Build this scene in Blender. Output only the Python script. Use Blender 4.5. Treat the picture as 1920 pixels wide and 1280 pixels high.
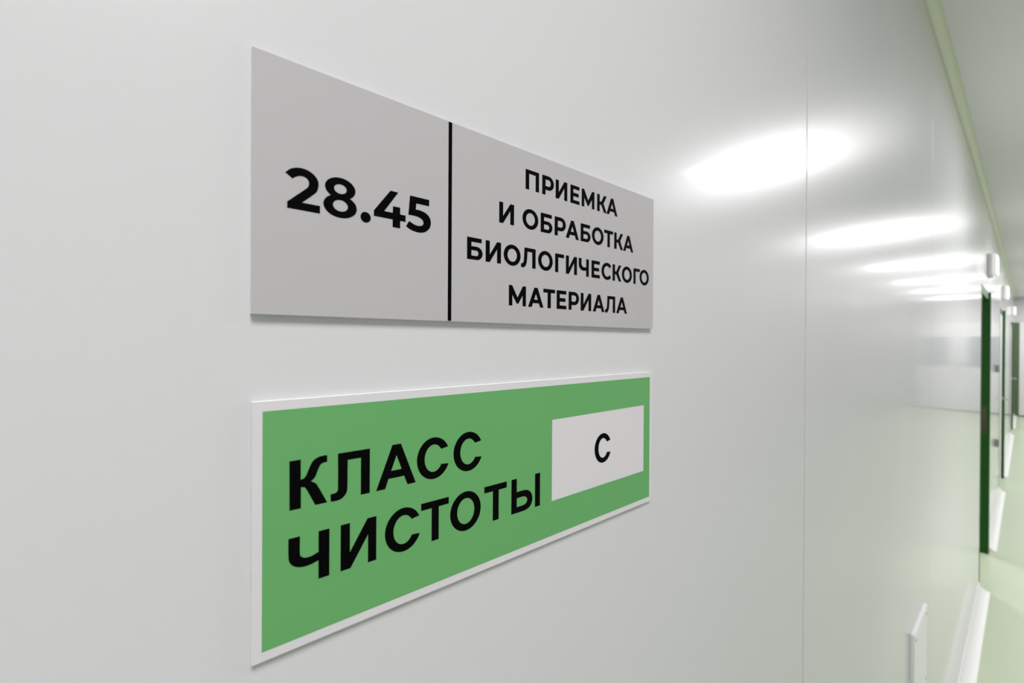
import bpy, bmesh, math
from mathutils import Matrix, Vector
from mathutils.geometry import tessellate_polygon

scene = bpy.context.scene
for o in list(bpy.data.objects):
    bpy.data.objects.remove(o)
COL = scene.collection

# ------------------------------------------------------------------ camera
# the wall with the signs is the plane y = 0, the corridor lies at y < 0, x runs along it, z is up (metres)
EYE = 1.72
CAM_P = 0.21085
YAW, PITCH, ROLL = 0.69044, -0.00304, 0.00565
fw = Vector((math.sin(YAW) * math.cos(PITCH), math.cos(YAW) * math.cos(PITCH), math.sin(PITCH)))
rt = Vector((math.cos(YAW), -math.sin(YAW), 0))
up = rt.cross(fw)
c_, s_ = math.cos(ROLL), math.sin(ROLL)
rt, up = rt * c_ + up * s_, up * c_ - rt * s_
cd = bpy.data.cameras.new('camera')
cam = bpy.data.objects.new('camera', cd)
COL.objects.link(cam)
m = Matrix((rt, up, -fw)).transposed().to_4x4()
m.translation = Vector((0, -CAM_P, EYE))
cam.matrix_world = m
cd.sensor_width = 36.0
cd.lens = 15.0
cd.clip_start = 0.01
cd.clip_end = 100
cd.dof.use_dof = True
cd.dof.focus_distance = 0.27
cd.dof.aperture_fstop = 8.5
scene.camera = cam

# ------------------------------------------------------------------ world, exposure
world = bpy.data.worlds.new('world')
scene.world = world
world.use_nodes = True
world.node_tree.nodes['Background'].inputs[0].default_value = (0.8, 0.85, 0.9, 1)
world.node_tree.nodes['Background'].inputs[1].default_value = 0.05
scene.view_settings.view_transform = 'Standard'
scene.view_settings.look = 'None'
scene.view_settings.exposure = 0.0
scene.view_settings.gamma = 1.0
scene.view_settings.use_curve_mapping = False
LIGHT = 28.0            # radiance of the ceiling light panels
ROOM_LIGHT = 30.0

# ------------------------------------------------------------------ materials
def mat(name, col, rough=0.5, spec=0.5, noise=None, bump=None, metallic=0.0, coat=0.0, coat_rough=0.1, coat_ior=1.5):
    ma = bpy.data.materials.new(name)
    ma.use_nodes = True
    nt = ma.node_tree
    b = nt.nodes['Principled BSDF']
    b.inputs['Base Color'].default_value = (*col, 1)
    b.inputs['Roughness'].default_value = rough
    b.inputs['Specular IOR Level'].default_value = spec
    b.inputs['Metallic'].default_value = metallic
    b.inputs['Coat Weight'].default_value = coat
    b.inputs['Coat Roughness'].default_value = coat_rough
    b.inputs['Coat IOR'].default_value = coat_ior
    tc = nt.nodes.new('ShaderNodeTexCoord')
    if noise:
        sc, amt, col2 = noise
        n = nt.nodes.new('ShaderNodeTexNoise')
        n.inputs['Scale'].default_value = sc
        n.inputs['Detail'].default_value = 4
        nt.links.new(tc.outputs['Object'], n.inputs['Vector'])
        r = nt.nodes.new('ShaderNodeMapRange')
        r.inputs['From Min'].default_value = 0.3
        r.inputs['From Max'].default_value = 0.7
        r.inputs['To Max'].default_value = amt
        nt.links.new(n.outputs['Fac'], r.inputs['Value'])
        mx = nt.nodes.new('ShaderNodeMix')
        mx.data_type = 'RGBA'
        mx.inputs['A'].default_value = (*col, 1)
        mx.inputs['B'].default_value = (*col2, 1)
        nt.links.new(r.outputs['Result'], mx.inputs['Factor'])
        nt.links.new(mx.outputs['Result'], b.inputs['Base Color'])
    if bump:
        sc, st, dist = bump
        n = nt.nodes.new('ShaderNodeTexNoise')
        n.inputs['Scale'].default_value = sc
        n.inputs['Detail'].default_value = 2
        nt.links.new(tc.outputs['Object'], n.inputs['Vector'])
        bp = nt.nodes.new('ShaderNodeBump')
        bp.inputs['Strength'].default_value = st
        bp.inputs['Distance'].default_value = dist
        nt.links.new(n.outputs['Fac'], bp.inputs['Height'])
        nt.links.new(bp.outputs['Normal'], b.inputs['Normal'])
    return ma

def emis(name, col, strength):
    ma = bpy.data.materials.new(name)
    ma.use_nodes = True
    b = ma.node_tree.nodes['Principled BSDF']
    b.inputs['Base Color'].default_value = (0.9, 0.9, 0.9, 1)
    b.inputs['Emission Color'].default_value = (*col, 1)
    b.inputs['Emission Strength'].default_value = strength
    return ma

M = dict(
    wall=mat('powder_coated_panel', (0.53, 0.53, 0.532), 0.28, 0.17, coat=1.0, coat_rough=0.07, coat_ior=1.042),
    wall_opposite=mat('white_panel', (0.66, 0.66, 0.66), 0.28, 0.3),
    joint=mat('joint_sealant', (0.45, 0.46, 0.45), 0.6),
    ceiling=mat('ceiling_panel', (0.77, 0.79, 0.77), 0.5, 0.3),
    cove=mat('ceiling_cove', (0.62, 0.68, 0.50), 0.45),
    skirt=mat('skirting_cove', (0.86, 0.86, 0.85), 0.35),
    floor=mat('green_linoleum', (0.56, 0.635, 0.47), 0.30, 0.45, noise=(60, 0.6, (0.50, 0.59, 0.42))),
    door=mat('door_leaf', (0.80, 0.80, 0.80), 0.3),
    green_frame=mat('green_frame', (0.004, 0.075, 0.001), 0.45, 0.3),
    end_frame=mat('grey_green_frame', (0.09, 0.15, 0.06), 0.4),
    steel=mat('brushed_steel', (0.45, 0.46, 0.47), 0.35, metallic=0.9),
    strike=mat('bronze_strike', (0.07, 0.055, 0.03), 0.5),
    dark=mat('dark_plastic', (0.03, 0.03, 0.03), 0.4),
    grey_plastic=mat('grey_plastic', (0.22, 0.23, 0.25), 0.45),
    lamp_base=mat('lamp_base', (0.70, 0.70, 0.70), 0.4),
    lamp_cover=emis('lamp_cover', (1.0, 0.98, 0.96), 0.25),
    white_plastic=mat('white_plastic', (0.82, 0.82, 0.81), 0.4),
    glass=mat('frosted_pane', (0.33, 0.36, 0.38), 0.25),
    sign_grey=mat('light_grey_sign_film', (0.385, 0.372, 0.376), 0.62, 0.22, bump=(1600, 0.12, 0.0002)),
    sign_white=mat('white_foam_board', (0.555, 0.543, 0.552), 0.6, 0.22, bump=(1600, 0.1, 0.0002)),
    sign_green=mat('green_sign_film', (0.106, 0.315, 0.105), 0.55, 0.22, bump=(1600, 0.15, 0.0002)),
    foam_edge=mat('foam_edge', (0.80, 0.80, 0.79), 0.8, 0.2),
    ink=mat('black_ink', (0.0015, 0.0015, 0.0015), 0.6, 0.02),
    diffuser=mat('light_diffuser', (0.9, 0.9, 0.9), 0.5),
    light_frame=mat('light_frame', (0.85, 0.85, 0.85), 0.4),
)

# ------------------------------------------------------------------ helpers
def link(name, me, ma, parent=None):
    o = bpy.data.objects.new(name, me)
    if ma is not None and not me.materials:
        me.materials.append(ma)
    COL.objects.link(o)
    if parent:
        o.parent = parent
    return o

def empty(name, loc=(0, 0, 0)):
    o = bpy.data.objects.new(name, None)
    o.empty_display_size = 0.05
    o.location = loc
    COL.objects.link(o)
    return o

def tag(o, label=None, cat=None, group=None, kind=None):
    if label: o['label'] = label
    if cat: o['category'] = cat
    if group: o['group'] = group
    if kind: o['kind'] = kind
    return o

def bm_box(bm, x0, x1, y0, y1, z0, z1):
    vs = [bm.verts.new(p) for p in ((x0, y0, z0), (x1, y0, z0), (x1, y1, z0), (x0, y1, z0),
                                    (x0, y0, z1), (x1, y0, z1), (x1, y1, z1), (x0, y1, z1))]
    for f in ((0, 3, 2, 1), (4, 5, 6, 7), (0, 1, 5, 4), (1, 2, 6, 5), (2, 3, 7, 6), (3, 0, 4, 7)):
        bm.faces.new([vs[i] for i in f])

def finish(bm, name):
    bmesh.ops.recalc_face_normals(bm, faces=bm.faces[:])
    me = bpy.data.meshes.new(name)
    bm.to_mesh(me)
    bm.free()
    return me

def box(name, x0, x1, y0, y1, z0, z1, ma, parent=None, bevel=0.0, segs=2):
    """box given in world coordinates; stored about its parent's origin"""
    bm = bmesh.new()
    off = parent_origin(parent)
    bm_box(bm, x0 - off.x, x1 - off.x, y0 - off.y, y1 - off.y, z0 - off.z, z1 - off.z)
    if bevel:
        bmesh.ops.bevel(bm, geom=bm.edges[:], offset=bevel, segments=segs, affect='EDGES', profile=0.5)
    return link(name, finish(bm, name), ma, parent)

def parent_origin(parent):
    v = Vector((0, 0, 0))
    while parent:
        v = v + parent.location
        parent = parent.parent
    return v

def disc(name, cx, cz, y0, y1, r, ma, parent, n=20):
    """short cylinder along y"""
    off = parent_origin(parent)
    bm = bmesh.new()
    rings = []
    for y, rr in ((y1, r), (y0 + (y1 - y0) * .3, r), (y0, r * .82)):
        rings.append([bm.verts.new((cx + rr * math.cos(2 * math.pi * i / n) - off.x, y - off.y,
                                    cz + rr * math.sin(2 * math.pi * i / n) - off.z)) for i in range(n)])
    for a, b in zip(rings, rings[1:]):
        for i in range(n):
            bm.faces.new((a[i], a[(i + 1) % n], b[(i + 1) % n], b[i]))
    bm.faces.new(rings[0]); bm.faces.new(rings[-1])
    return link(name, finish(bm, name), ma, parent)

def profile_x(name, prof, x0, x1, ma, parent=None):
    """a (y, z) outline swept along x with closed ends"""
    bm = bmesh.new()
    a = [bm.verts.new((x0, y, z)) for y, z in prof]
    b = [bm.verts.new((x1, y, z)) for y, z in prof]
    n = len(prof)
    for i in range(n):
        bm.faces.new((a[i], a[(i + 1) % n], b[(i + 1) % n], b[i]))
    bm.faces.new(a); bm.faces.new(b)
    return link(name, finish(bm, name), ma, parent)

H = 2.80            # corridor height
W = 1.85            # corridor width
XE, XB = 15.6, -4.6  # end walls
TH = 0.06           # wall panel thickness
G = 0.0016          # joint between two panels (half of it each side)

# ------------------------------------------------------------------ structure
fl = box('floor', XB - .1, XE + .1, -W - .1, 2.8, -0.1, 0.0, M['floor'])
tag(fl, 'pale green mottled linoleum corridor floor', 'floor', kind='structure')
ce = box('ceiling', XB - .1, XE + .1, -W - .1, 2.8, H, H + .1, M['ceiling'])
tag(ce, 'plain pale grey-green corridor ceiling', 'ceiling', kind='structure')

DOORS = [(4.42, 5.28), (7.52, 8.34), (12.32, 13.18)]     # outer edges of the door frames
DTOP = 2.13                                             # top of the door frames

wl = empty('wall_left', (0, 0, 0))
tag(wl, 'glossy white panel wall that carries the two signs', 'wall', kind='structure')
cuts = [XB, -3.10, -1.82, -0.541, 0.739, 2.02, 4.42, 5.28, 6.40, 7.52, 8.34, 9.35, 10.35, 11.35, 12.32, 13.18, 14.40, XE]
for a, b in zip(cuts, cuts[1:]):
    zz = DTOP if any(abs(a - d[0]) < .01 for d in DOORS) else 0.0
    ga, gb = (G if q < 1 else G * .6 for q in (a, b))
    box('wall_panel', a + ga, b - gb, 0.0, TH, zz, H, M['wall'], wl, bevel=0.0006, segs=2)
for a in cuts[1:-1]:
    z0 = 0.0
    if any(abs(a - d[0]) < .01 or abs(a - d[1]) < .01 for d in DOORS):
        z0 = DTOP
    box('joint_strip', a - .004, a + .004, 0.0035, 0.02, z0, H, M['joint'], wl)

wr = empty('wall_right', (0, -W, 0))
tag(wr, 'glossy white panel wall across the corridor', 'wall', kind='structure')
x = XB
while x < XE - .01:
    x2 = min(x + 1.2625, XE)
    box('wall_panel', x + G, x2 - G, -W - TH, -W, 0.0, H, M['wall_opposite'], wr, bevel=0.0012)
    x = x2
box('joint_backing', XB, XE, -W - TH - .02, -W - .02, 0, H, M['joint'], wr)

we = box('wall_end', XE, XE + .1, -W - .1, TH, 0, H, M['wall_opposite'])
tag(we, 'white wall closing the far end of the corridor', 'wall', kind='structure')
wb = box('wall_back', XB - .1, XB, -W - .1, TH, 0, H, M['wall'])
tag(wb, 'white wall closing the corridor behind the viewer', 'wall', kind='structure')

# the lit room behind the open doorway
RX0, RX1, RY1 = 3.4, 7.0, 2.7
for nm, a in (('wall_room_near', (RX0 - .1, RX0, TH, RY1)), ('wall_room_far', (RX1, RX1 + .1, TH, RY1)),
              ('wall_room_back', (RX0 - .1, RX1 + .1, RY1, RY1 + .1))):
    o = box(nm, a[0], a[1], a[2], a[3], 0, H, M['wall'])
    tag(o, 'white wall of the room behind the open doorway', 'wall', kind='structure')

# coved skirting: concave quarter round between wall and floor, interrupted at the doors
def cove_prof(y, z, r, sy, sz, n=7):
    """corner at (y, z); free legs go sy (away from the wall) and sz (up or down)"""
    pts = [(y, z)]
    pts.append((y + sy * r, z))
    pts.append((y + sy * r, z + sz * .004))
    for i in range(1, n):
        a = math.pi / 2 * i / n
        pts.append((y + sy * (r - (r - .004) * math.sin(a)), z + sz * (r - (r - .004) * math.cos(a))))
    pts.append((y + sy * .004, z + sz * r))
    pts.append((y, z + sz * r))
    return pts
SK = 0.053
segs = [(XB, DOORS[0][0] - .01, 'before the open doorway'), (DOORS[0][1] + .03, DOORS[1][0] - .01, 'between the first two green door frames'),
        (DOORS[1][1] + .02, DOORS[2][0] - .01, 'beyond the second green door frame'), (DOORS[2][1] + .02, XE, 'at the far end of the corridor')]
for a, b, t in segs:
    o = profile_x('baseboard_left', cove_prof(0.0, 0.0, SK, -1, 1), a, b, M['skirt'])
    tag(o, 'white coved skirting along the wall foot ' + t, 'skirting', kind='structure')
o = profile_x('baseboard_right', cove_prof(-W, 0.0, SK, 1, 1), XB, XE, M['skirt'])
tag(o, 'white coved skirting along the opposite wall', 'skirting', kind='structure')
o = profile_x('trim_1', cove_prof(0.0, H, 0.030, -1, -1), XB, XE, M['cove'])
tag(o, 'pale green cove strip between sign wall and ceiling', 'trim', kind='structure')
o = profile_x('trim_2', cove_prof(-W, H, 0.030, 1, -1), XB, XE, M['cove'])
tag(o, 'pale green cove strip between opposite wall and ceiling', 'trim', kind='structure')

# ------------------------------------------------------------------ doors
def lever(parent, x, y, z, side):
    disc('handle_rose', x, z, y - .008, y, .026, M['steel'], parent)
    h = box('handle', x - .009, x + .009, y - .052, y - .008, z - .009, z + .009, M['steel'], parent, bevel=.003)
    box('lever', x - .012 if side > 0 else x - .12, x + .12 if side > 0 else x + .012, y - .064, y - .046, z - .009, z + .009, M['steel'], parent, bevel=.004)
    return h

def wall_door(n, x0, x1, is_open, label):
    d = empty('door_%d' % n, ((x0 + x1) / 2, 0, 0))
    tag(d, label, 'door', kind='structure')
    jn, jf = 0.04, 0.075
    box('jamb', x0, x0 + jn, -.0015, TH, 0, DTOP, M['green_frame'], d, bevel=.0008)
    box('jamb', x1 - jf, x1, -.014 if is_open else -.022, TH, 0, DTOP, M['green_frame'], d, bevel=.001)
    box('header', x0 + jn, x1 - jf, -.0015, TH, DTOP - .06, DTOP, M['green_frame'], d, bevel=.0008)
    if is_open:
        # leaf swung into the room, hinged on the near jamb
        lf = box('leaf', x0 + .045, x0 + .085, TH + .012, TH + .76, .008, DTOP - .07, M['door'], d, bevel=.002)
        box('edge_strip', x0 + .046, x0 + .084, TH + .7601, TH + .764, .01, DTOP - .072, M['green_frame'], lf)
        for z in (.25, 1.05, 1.85):
            box('hinge', x0 + .041, x0 + .058, TH - .012, TH + .03, z - .05, z + .05, M['steel'], d, bevel=.002)
        # strike plate on the far jamb
        sp = box('strike_plate', x1 - jf - .002, x1 - jf, .004, .03, .98, 1.20, M['strike'], d)
        box('latch_hole', x1 - jf - .0025, x1 - jf - .0015, .010, .024, 1.04, 1.07, M['dark'], d)
        box('latch_hole', x1 - jf - .0025, x1 - jf - .0015, .010, .024, .99, 1.02, M['dark'], d)
    else:
        lf = box('leaf', x0 + jn + .003, x1 - jf - .003, .002, .045, .008, DTOP - .063, M['door'], d, bevel=.002)
        lever(lf, x1 - jf - .07, .002, 1.02, -1)
        box('keyhole_plate', x1 - jf - .092, x1 - jf - .048, -.002, .002, .90, .95, M['steel'], lf, bevel=.001)
    return d
wall_door(1, *DOORS[0], True, 'open doorway with a dark green frame in the sign wall')
wall_door(2, *DOORS[1], False, 'closed white door in a green frame, second along the sign wall')
wall_door(3, *DOORS[2], False, 'closed white door in a green frame nearest the corridor end')

# double door in the end wall
d4 = empty('door_4', (XE, -W / 2, 0))
tag(d4, 'green framed double door closing the corridor end', 'door', kind='structure')
ya, yb = -.008, -W + .03
box('jamb', XE - .03, XE, ya - .065, ya, 0, 2.20, M['end_frame'], d4, bevel=.002)
box('jamb', XE - .03, XE, yb, yb + .065, 0, 2.20, M['end_frame'], d4, bevel=.002)
box('header', XE - .03, XE, yb + .065, ya - .065, 2.13, 2.20, M['door'], d4, bevel=.002)
ym = (ya + yb) / 2
box('threshold', XE - .035, XE, yb + .065, ya - .065, 0, .02, M['dark'], d4)
for y0, y1, s in ((ym + .002, ya - .067, -1), (yb + .067, ym - .002, 1)):
    lf = box('leaf', XE - .022, XE, y0, y1, .022, 2.128, M['door'], d4, bevel=.002)
    yc = (y0 + y1) / 2
    wf = box('window_frame', XE - .030, XE - .022, yc - .27, yc + .27, 1.10, 1.90, M['white_plastic'], lf, bevel=.002)
    box('pane', XE - .033, XE - .0295, yc - .245, yc + .245, 1.125, 1.875, M['glass'], lf)
    yh = y0 + .06 if s < 0 else y1 - .06
    box('pull_handle', XE - .065, XE - .045, yh - .01, yh + .01, .85, 1.25, M['steel'], lf, bevel=.004)
    for z in (.88, 1.22):
        box('handle_stud', XE - .05, XE - .022, yh - .007, yh + .007, z - .007, z + .007, M['steel'], lf)

# ------------------------------------------------------------------ ceiling lights
ORD = ['second', 'third', 'fourth', 'fifth', 'sixth', 'seventh', 'eighth']
LX = [-2.85, -0.2, 2.80, 5.42, 7.97, 10.25, 12.35, 14.55]
LY = -0.93
def panel_light(name, x, y, col, radiance, label, group):
    r = empty(name, (x, y, H))
    tag(r, label, 'ceiling light', group)
    h = .298
    bm = bmesh.new()
    for a in ((-h, h, -h, -h + .016), (-h, h, h - .016, h), (-h, -h + .016, -h + .016, h - .016), (h - .016, h, -h + .016, h - .016)):
        bm_box(bm, a[0], a[1], a[2], a[3], -.012, 0)
    link('frame', finish(bm, 'frame'), M['light_frame'], r)
    bm = bmesh.new()
    bm_box(bm, -h + .016, h - .016, -h + .016, h - .016, -.009, -.001)
    link('diffuser', finish(bm, 'diffuser'), M['diffuser'], r)
    ld = bpy.data.lights.new('lamp', 'AREA')
    ld.shape = 'SQUARE'
    ld.size = 2 * h - .034
    ld.color = col
    ld.energy = radiance * math.pi * ld.size ** 2
    lo = bpy.data.objects.new('lamp', ld)
    lo.location = (0, 0, -.0105)
    COL.objects.link(lo)
    lo.parent = r
    return r
for i, x in enumerate(LX):
    if i == 0:
        t = 'square ceiling light panel behind the viewer, rearmost of the corridor row'
    elif i == 1:
        t = 'square ceiling light panel right above the two signs'
    elif i == 2:
        t = 'square ceiling light panel whose mirrored glow is the largest on the wall'
    elif i == len(LX) - 1:
        t = 'square ceiling light panel closest to the corridor end'
    else:
        t = 'square ceiling light panel, %s of the mirrored row along the wall' % ORD[i - 3]
    panel_light('ceiling_light', x, LY, (1.0, 0.98, 1.01), LIGHT, t, 'ceiling light panels along the corridor')
panel_light('ceiling_light', 5.85, 1.25, (1.0, 0.985, 0.93), ROOM_LIGHT, 'square ceiling light panel inside the room behind the open doorway', 'ceiling light panels in the room')

# ------------------------------------------------------------------ things on the wall
def indicator(x, z, label):
    r = empty('indicator_lamp', (x, 0, z))
    tag(r, label, 'lamp box', 'white lamp boxes above the doors')
    box('base', x, x + .28, -.022, 0, z - .085, z + .085, M['lamp_base'], r, bevel=.004)
    box('cover', x + .004, x + .276, -.052, -.022, z - .08, z + .08, M['lamp_cover'], r, bevel=.012, segs=3)
indicator(5.06, 2.345, 'white lamp box with grey base above the open doorway')
indicator(8.02, 2.345, 'white lamp box with grey base above the second green door')
indicator(12.75, 2.345, 'white lamp box with grey base above the farthest wall door')

def small_box(name, x, z, w, h, label, cat):
    r = empty(name, (x, 0, z))
    tag(r, label, cat)
    box('housing', x - w / 2, x + w / 2, -.024, 0, z - h / 2, z + h / 2, M['grey_plastic'], r, bevel=.004)
    return r
cr = small_box('call_button', 6.58, 1.46, .07, .075, 'small grey call button box at chest height beside the second door', 'button')
disc('button', 6.58, 1.46, -.030, -.024, .018, M['steel'], cr)
so = small_box('wall_socket', 6.60, 0.70, .075, .075, 'small grey socket low on the wall between the green door frames', 'socket')
disc('socket_well', 6.60, .70, -.026, -.0235, .022, M['dark'], so)

ac = empty('wall_plate', (1.78, 0, .76))
tag(ac, 'thin white rectangular plate low on the wall near the skirting', 'wall plate')
box('plate', 1.663, 1.897, -.0095, 0, .634, .884, M['white_plastic'], ac, bevel=.001)
for px in (1.685, 1.875):
    for pz in (.656, .862):
        disc('screw', px, pz, -.0109, -.0095, .0042, M['steel'], ac, n=12)

# ------------------------------------------------------------------ lettering (outlines in millimetres)
def smooth(pts):
    """points flagged 1 are passed by a curve, the others are corners"""
    n = len(pts)
    out = []
    for i in range(n):
        p0, p1, p2, p3 = pts[i - 1], pts[i], pts[(i + 1) % n], pts[(i + 2) % n]
        out.append((p1[0], p1[1]))
        s1, s2 = len(p1) > 2, len(p2) > 2
        if not (s1 or s2):
            continue
        a = p0 if s1 else (2 * p1[0] - p2[0], 2 * p1[1] - p2[1])
        d = p3 if s2 else (2 * p2[0] - p1[0], 2 * p2[1] - p1[1])
        for k in range(1, 6):
            t = k / 6
            q = []
            for j in (0, 1):
                q.append(.5 * (2 * p1[j] + (p2[j] - a[j]) * t + (2 * a[j] - 5 * p1[j] + 4 * p2[j] - d[j]) * t * t
                               + (3 * p1[j] - a[j] - 3 * p2[j] + d[j]) * t ** 3))
            out.append(tuple(q))
    return out

def ell(cx, cz, rx, rz, a0=0.0, a1=360.0, n=48):
    full = abs(a1 - a0) >= 359.9
    k = n if full else n + 1
    return [(cx + rx * math.cos(math.radians(a0 + (a1 - a0) * i / n)), cz + rz * math.sin(math.radians(a0 + (a1 - a0) * i / n))) for i in range(k)]

def cee(cx, cz, rx, rz, irx, irz, ao, ai, bo, bi):
    """open ring: outer arc ao..360-bo, inner arc back"""
    return ell(cx, cz, rx, rz, ao, 360 - bo, 44) + ell(cx, cz, irx, irz, 360 - bi, ai, 44)

def glyph(name, shapes, y_face, parent, lift=0.00012, ma=None):
    """shapes: list of [outline, hole, ...] in mm (x right, z up from eye level); a thin printed solid on the sign face"""
    off = parent_origin(parent)
    bm = bmesh.new()
    for si, loops in enumerate(shapes):
        allp, rng = [], []
        for lp in loops:
            rng.append((len(allp), len(lp)))
            allp += lp
        tri = tessellate_polygon([[Vector((p[0], p[1], 0)) for p in lp] for lp in loops])
        P = [(p[0] / 1000 - off.x, EYE + p[1] / 1000 - off.z) for p in allp]
        front = [bm.verts.new((px, y_face - lift - si * 0.00003 - off.y, pz)) for px, pz in P]
        back = [bm.verts.new((px, y_face - off.y, pz)) for px, pz in P]
        for t in tri:
            a, b, c = (Vector((*P[i], 0)) for i in t)
            cr = (b - a).cross(c - a).z
            if abs(cr) < 1e-14:
                continue
            idx = t if cr > 0 else (t[0], t[2], t[1])
            try:
                bm.faces.new([front[i] for i in idx])      # x right, z up seen from -y
            except ValueError:
                pass
        for s, n in rng:
            for i in range(n):
                a, b = s + i, s + (i + 1) % n
                try:
                    bm.faces.new((front[a], front[b], back[b], back[a]))
                except ValueError:
                    pass
    me = bpy.data.meshes.new(name)
    bm.to_mesh(me)
    bm.free()
    return link(name, me, ma or M['ink'], parent)

TV, TB, CH = 3.0, 2.45, 12.8      # stem, bar and capital height of the room sign's small lettering
def gl(ch, w):
    h = CH
    if ch == 'П': return [[[(0, 0), (0, h), (w, h), (w, 0), (w - TV, 0), (w - TV, h - TB), (TV, h - TB), (TV, 0)]]]
    if ch == 'Г': return [[[(0, 0), (0, h), (w, h), (w, h - TB), (TV, h - TB), (TV, 0)]]]
    if ch == 'Т':
        a, b = w / 2 - TV / 2, w / 2 + TV / 2
        return [[[(0, h), (w, h), (w, h - TB), (b, h - TB), (b, 0), (a, 0), (a, h - TB), (0, h - TB)]]]
    if ch == 'Е':
        m1, m0, wm = h / 2 + TB / 2, h / 2 - TB / 2, w * .9
        return [[[(0, 0), (0, h), (w * .985, h), (w * .985, h - TB), (TV, h - TB), (TV, m1), (wm, m1), (wm, m0), (TV, m0), (TV, TB), (w, TB), (w, 0)]]]
    if ch == 'И':
        zk = TV / (w - TV) * h
        return [[[(0, 0), (0, h), (TV, h), (TV, zk), (w - TV, h), (w, h), (w, 0), (w - TV, 0), (w - TV, h - zk), (TV, 0)]]]
    if ch == 'М':
        c = w / 2
        return [[[(0, 0), (0, h), (2.6, h), (c, .41 * h), (w - 2.6, h), (w, h), (w, 0), (w - 2.8, 0), (w - 2.8, .53 * h), (c + .65, .11 * h), (c - .65, .11 * h), (2.8, .53 * h), (2.8, 0)]]]
    if ch == 'К':
        return [[[(0, 0), (0, h), (TV, h), (TV, .5 * h + 1.2), (.42 * w, .5 * h + 1.2), (.71 * w, h), (.99 * w, h), (.66 * w, .525 * h), (w, 0), (.715 * w, 0), (.42 * w, .5 * h - 1.2), (TV, .5 * h - 1.2), (TV, 0)]]]
    if ch == 'А':
        c, e, f = w / 2, 1.45, 3.1
        k = (c - e) / h
        zb, zt = .205 * h, .385 * h
        return [[[(0, 0), (c - e, h), (c + e, h), (w, 0), (w - f, 0), (w - f - zb * k, zb), (f + zb * k, zb), (f, 0)],
                 [(f + zt * k, zt), (w - f - zt * k, zt), (c, (c - f) / k)]]]
    if ch == 'О': return [[ell(w / 2, h / 2, w / 2, h / 2 + .2), ell(w / 2, h / 2, w / 2 - TV, h / 2 - 2.3)]]
    if ch == 'С':
        return [[cee(6.8, h / 2, 6.8, h / 2 + .2, 3.8, h / 2 - 2.3, 44, 36, 44, 36)]]
    if ch == 'Р':
        zb, r = .27 * h, 4.9
        rz = (h - zb) / 2
        zc = h - rz
        return [[[(0, 0), (0, h)] + ell(w - r, zc, r, rz, 90, -90, 20) + [(TV, zb), (TV, 0)],
                 [(TV, h - TB)] + ell(w - r, zc, r - 2.95, rz - TB, 90, -90, 16) + [(TV, zb + TB)]]]
    if ch == 'Б':
        zt, r = 7.75, 4.4
        return [[[(0, 0), (0, h), (10.3, h), (10.3, h - TB), (TV, h - TB), (TV, zt)] + ell(w - r, zt / 2, r, zt / 2, 90, -90, 20),
                 [(TV, zt - 2.25)] + ell(w - r, zt / 2, r - 3.0, zt / 2 - 2.25, 90, -90, 16) + [(TV, 2.25)]]]
    if ch == 'Л':
        k = w / 12.6
        p = [(2.9, 12.8), (12.6, 12.8), (12.6, 0), (9.65, 0), (9.65, 10.4), (5.5, 10.4), (5.1, 5.2, 1), (4.5, 2.3, 1), (3.1, .35, 1), (1.5, -.2, 1), (0, .1), (.2, 2.5), (1.2, 2.4, 1), (2.2, 3.6, 1), (2.6, 6.2, 1)]
        return [[smooth([(q[0] * k,) + tuple(q[1:]) for q in p])]]
    if ch == 'Ч':
        k = w / 11.2
        p = [(0, 12.8), (3.0, 12.8), (3.0, 8.8, 1), (4.1, 7.1, 1), (5.9, 6.5, 1), (8.3, 6.75), (8.3, 12.8), (11.2, 12.8), (11.2, 0), (8.3, 0), (8.3, 4.4), (5.8, 3.95, 1), (3.2, 4.3, 1), (1.1, 5.6, 1), (.05, 7.7, 1)]
        return [[smooth([(q[0] * k,) + tuple(q[1:]) for q in p])]]

def shift(shapes, dx, dz):
    return [[[(p[0] + dx, p[1] + dz) for p in lp] for lp in loops] for loops in shapes]

# ------------------------------------------------------------------ the grey room sign
T3 = 0.0034     # sign thickness
s1 = empty('room_sign', (.1795, 0, EYE + .0665))
tag(s1, 'light grey wall sign with black room number and Cyrillic lettering', 'sign')
box('board', .0295, .3295, -T3 + .00025, 0, EYE + .01055, EYE + .12229, M['foam_edge'], s1)
box('face_film', .0295, .3295, -T3, -T3 + .00025, EYE + .01055, EYE + .12229, M['sign_grey'], s1)
FY = -T3
glyph('divider_line', [[[(124.5, 10.75), (124.5, 122.1), (126.75, 122.1), (126.75, 10.75)]]], FY, s1)
two = smooth([(42.2, 72.9), (44.3, 74.95, 1), (46.8, 76.05, 1), (49.6, 76.3, 1), (52.5, 75.55, 1), (54.7, 73.9, 1), (55.8, 71.9, 1), (55.9, 69.9, 1),
              (55.4, 67.7, 1), (54.2, 66.0, 1), (49.0, 61.0), (56.6, 61.0), (56.6, 57.55), (43.0, 57.55), (43.0, 60.3),
              (50.5, 67.4, 1), (51.6, 68.9, 1), (51.9, 70.3, 1), (51.5, 71.6, 1), (50.4, 72.55, 1), (49.0, 72.8, 1), (47.5, 72.5, 1), (46.1, 71.7, 1), (45.1, 70.8)])
glyph('digit', [[two]], FY, s1)
glyph('digit', [[ell(65.75, 71.1, 7.0, 5.05), ell(65.7, 70.85, 2.9, 2.25)], [ell(65.75, 62.7, 7.65, 5.4), ell(65.75, 63.0, 3.45, 2.7)]], FY, s1)
glyph('full_stop', [[ell(77.8, 59.85, 2.55, 2.6, n=32)]], FY, s1)
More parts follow.
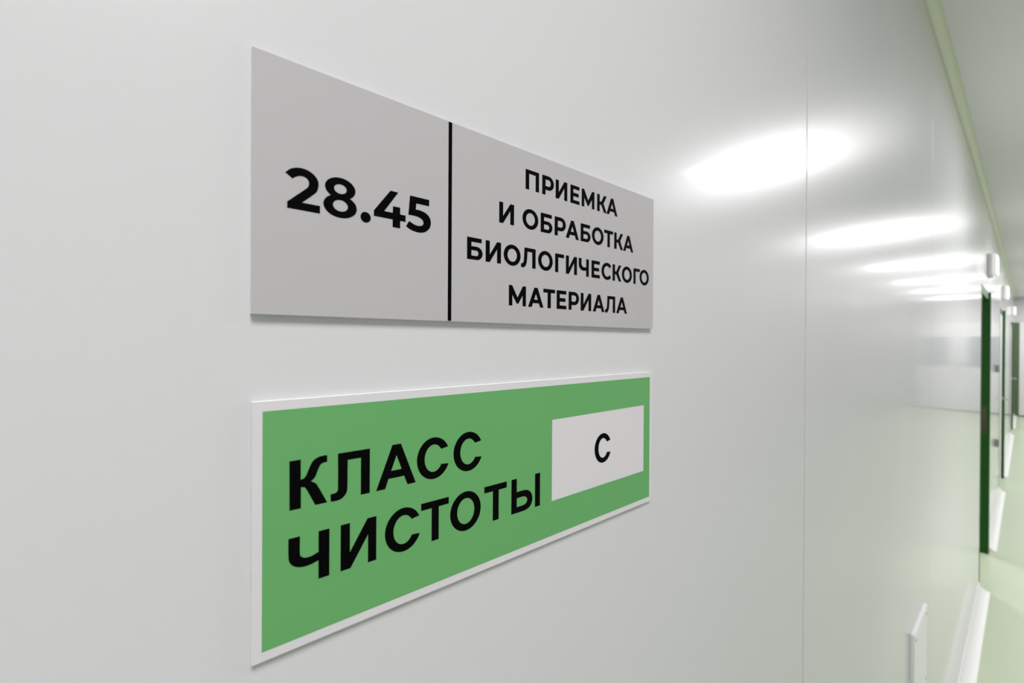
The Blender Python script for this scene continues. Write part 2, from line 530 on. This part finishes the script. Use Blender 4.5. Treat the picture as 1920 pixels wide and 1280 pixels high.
glyph('digit', [[[(90.5, 75.75), (94.7, 75.75), (87.2, 64.75), (91.75, 64.75), (91.9, 68.15), (95.8, 68.15), (95.8, 64.65), (98.8, 64.65), (98.8, 61.35),
                  (95.8, 61.35), (95.8, 57.5), (91.75, 57.5), (91.75, 61.4), (81.9, 61.4), (81.9, 64.1)]]], FY, s1)
five = smooth([(112.5, 75.7), (101.3, 75.7), (100.4, 65.5), (102.9, 65.55, 1), (105.8, 65.35, 1), (108.1, 64.5, 1), (109.15, 63.1, 1), (108.9, 61.75, 1), (107.9, 60.95, 1), (106.1, 60.6, 1),
               (103.8, 60.9, 1), (100.8, 62.25), (99.1, 59.2), (101.5, 57.95, 1), (104.4, 57.25, 1), (107.6, 57.2, 1), (110.5, 58.2, 1), (112.7, 60.3, 1), (113.6, 63.0, 1), (113.2, 65.4, 1),
               (111.7, 67.4, 1), (109.0, 68.65, 1), (106.3, 69.0, 1), (104.6, 69.0), (104.9, 72.3), (112.5, 72.3)])
glyph('digit', [[five]], FY, s1)
LINES = [
    ('ПРИЕМКА', 97.9, [(182.0, 193.8), (196.8, 207.7), (209.5, 221.0), (224.3, 233.9), (236.3, 250.5), (253.7, 265.1), (265.0, 278.6)]),
    ('ИОБРАБОТКА', 72.4, [(160.6, 172.4), (179.5, 193.3), (195.6, 206.5), (208.7, 219.7), (219.8, 233.4), (235.4, 246.3), (247.9, 261.5), (262.3, 273.2), (274.8, 286.2), (286.4, 300.0)]),
    ('БИОЛОГИЧЕСКОГО', 47.1, [(137.2, 148.2), (150.5, 162.1), (164.3, 178.0), (178.4, 191.1), (193.4, 207.0), (209.4, 218.1), (220.1, 231.6), (233.5, 244.6), (247.7, 257.4),
                              (259.3, 270.8), (272.9, 284.1), (284.9, 298.4), (300.6, 309.6), (309.2, 322.8)]),
    ('МАТЕРИАЛА', 21.9, [(168.6, 182.8), (184.8, 198.5), (198.4, 209.4), (211.1, 220.8), (223.1, 234.0), (235.9, 247.5), (249.5, 263.1), (263.8, 276.4), (278.0, 292.0)]),
]
for txt, zb, xs in LINES:
    for ch, (a, b) in zip(txt, xs):
        glyph('letter', shift(gl(ch, b - a), a, zb), FY, s1)

# ------------------------------------------------------------------ the green class sign
s2 = empty('class_sign', (.18, 0, EYE - .0825))
tag(s2, 'green wall sign with white border, black Cyrillic lettering and white letter box', 'sign')
box('board', .0300, .3293, -T3 + .00025, 0, EYE - .13790, EYE - .02680, M['foam_edge'], s2)
box('face_film', .0300, .3293, -T3, -T3 + .00025, EYE - .13790, EYE - .02680, M['sign_white'], s2)
gx0, gx1, gz0, gz1 = 33.9, 325.4, -133.8, -31.0
wx0, wx1, wz0, wz1 = 207.4, 316.7, -110.1, -54.3
glyph('green_field', [[[(gx0, gz0), (gx0, gz1), (gx1, gz1), (gx1, gz0)], [(wx0, wz0), (wx0, wz1), (wx1, wz1), (wx1, wz0)]]], FY, s2, lift=.0001, ma=M['sign_green'])
FG = FY - .0001
def C_big(cx, cz):
    return [[cee(cx, cz, 10.1, 11.35, 5.6, 7.5, 27, 36, 23, 32)]]
K = smooth([(44.3, -54.0), (48.9, -54.0), (48.9, -63.0), (50.2, -62.7, 1), (51.2, -61.5, 1), (52.5, -58.4, 1), (54.0, -55.6, 1), (56.2, -54.2, 1), (58.6, -53.85, 1), (60.2, -53.9), (60.2, -57.0),
            (58.7, -57.05, 1), (57.3, -57.7, 1), (56.2, -59.9, 1), (54.9, -63.0, 1), (53.2, -64.6), (54.9, -65.7, 1), (56.2, -67.5, 1), (60.3, -75.8), (55.1, -75.8), (51.3, -67.8, 1), (50.2, -66.6, 1), (49.0, -66.4),
            (49.0, -75.8), (44.4, -75.8)])
glyph('letter', [[K]], FG, s2)
L = smooth([(65.1, -54.0), (80.4, -54.0), (80.4, -75.85), (76.0, -75.85), (76.0, -57.7), (69.6, -57.7), (69.5, -70.5, 1), (69.0, -73.3, 1), (67.2, -75.4, 1), (64.9, -76.05, 1), (61.9, -75.95),
            (61.8, -72.5), (63.8, -72.4, 1), (64.9, -71.6, 1), (65.15, -69.6, 1)])
glyph('letter', [[L]], FG, s2)
glyph('letter', [[[(83.7, -75.85), (92.2, -54.0), (96.8, -54.0), (105.3, -75.85), (100.6, -75.85), (98.7, -71.0), (90.1, -71.0), (88.4, -75.85)], [(94.4, -59.5), (97.3, -67.2), (91.5, -67.2)]]], FG, s2)
glyph('letter', C_big(116.1, -64.85), FG, s2)
glyph('letter', C_big(138.8, -64.85), FG, s2)
CHE = smooth([(44.0, -88.3), (48.7, -88.3), (48.7, -96.1, 1), (49.5, -97.8, 1), (51.0, -98.65, 1), (53.7, -98.7, 1), (56.6, -97.7), (56.6, -88.3), (61.35, -88.3), (61.35, -110.1), (56.6, -110.1), (56.6, -101.6),
              (52.9, -102.4, 1), (49.5, -102.35, 1), (46.9, -101.4, 1), (45.0, -99.6, 1), (44.1, -96.9, 1)])
glyph('letter', [[CHE]], FG, s2)
glyph('letter', [[[(66.5, -88.3), (70.8, -88.3), (70.8, -102.5), (79.4, -88.3), (83.85, -88.3), (83.85, -110.1), (79.7, -110.1), (79.7, -96.2), (71.1, -110.1), (66.5, -110.1)]]], FG, s2)
glyph('letter', C_big(98.5, -99.15), FG, s2)
def tee(x0, x1, a, b):
    return [[[(x0, -88.3), (x1, -88.3), (x1, -92.0), (b, -92.0), (b, -110.1), (a, -110.1), (a, -92.0), (x0, -92.0)]]]
glyph('letter', tee(108.6, 125.7, 115.0, 119.35), FG, s2)
glyph('letter', [[ell(137.25, -99.15, 10.5, 11.3), ell(137.25, -99.15, 5.95, 7.5)]], FG, s2)
glyph('letter', tee(150.4, 167.6, 156.85, 161.3), FG, s2)
YR = smooth([(171.5, -88.3), (175.85, -88.3), (175.85, -96.9), (181.4, -96.9, 1), (184.8, -97.4, 1), (187.8, -99.4, 1), (189.3, -102.7, 1), (189.0, -105.7, 1), (187.4, -108.3, 1), (184.3, -109.8, 1), (180.3, -110.1, 1), (171.5, -110.1)])
YI = smooth([(175.9, -100.75), (180.8, -100.7, 1), (183.5, -101.4, 1), (184.95, -103.6, 1), (183.7, -105.8, 1), (180.9, -106.45, 1), (175.9, -106.5)])
glyph('letter', [[YR, YI], [[(191.75, -88.3), (196.15, -88.3), (196.15, -110.1), (191.75, -110.1)]]], FG, s2)
glyph('letter', [[cee(262.5, -82.15, 9.95, 11.25, 5.45, 7.5, 26, 34, 22, 31)]], FY, s2)
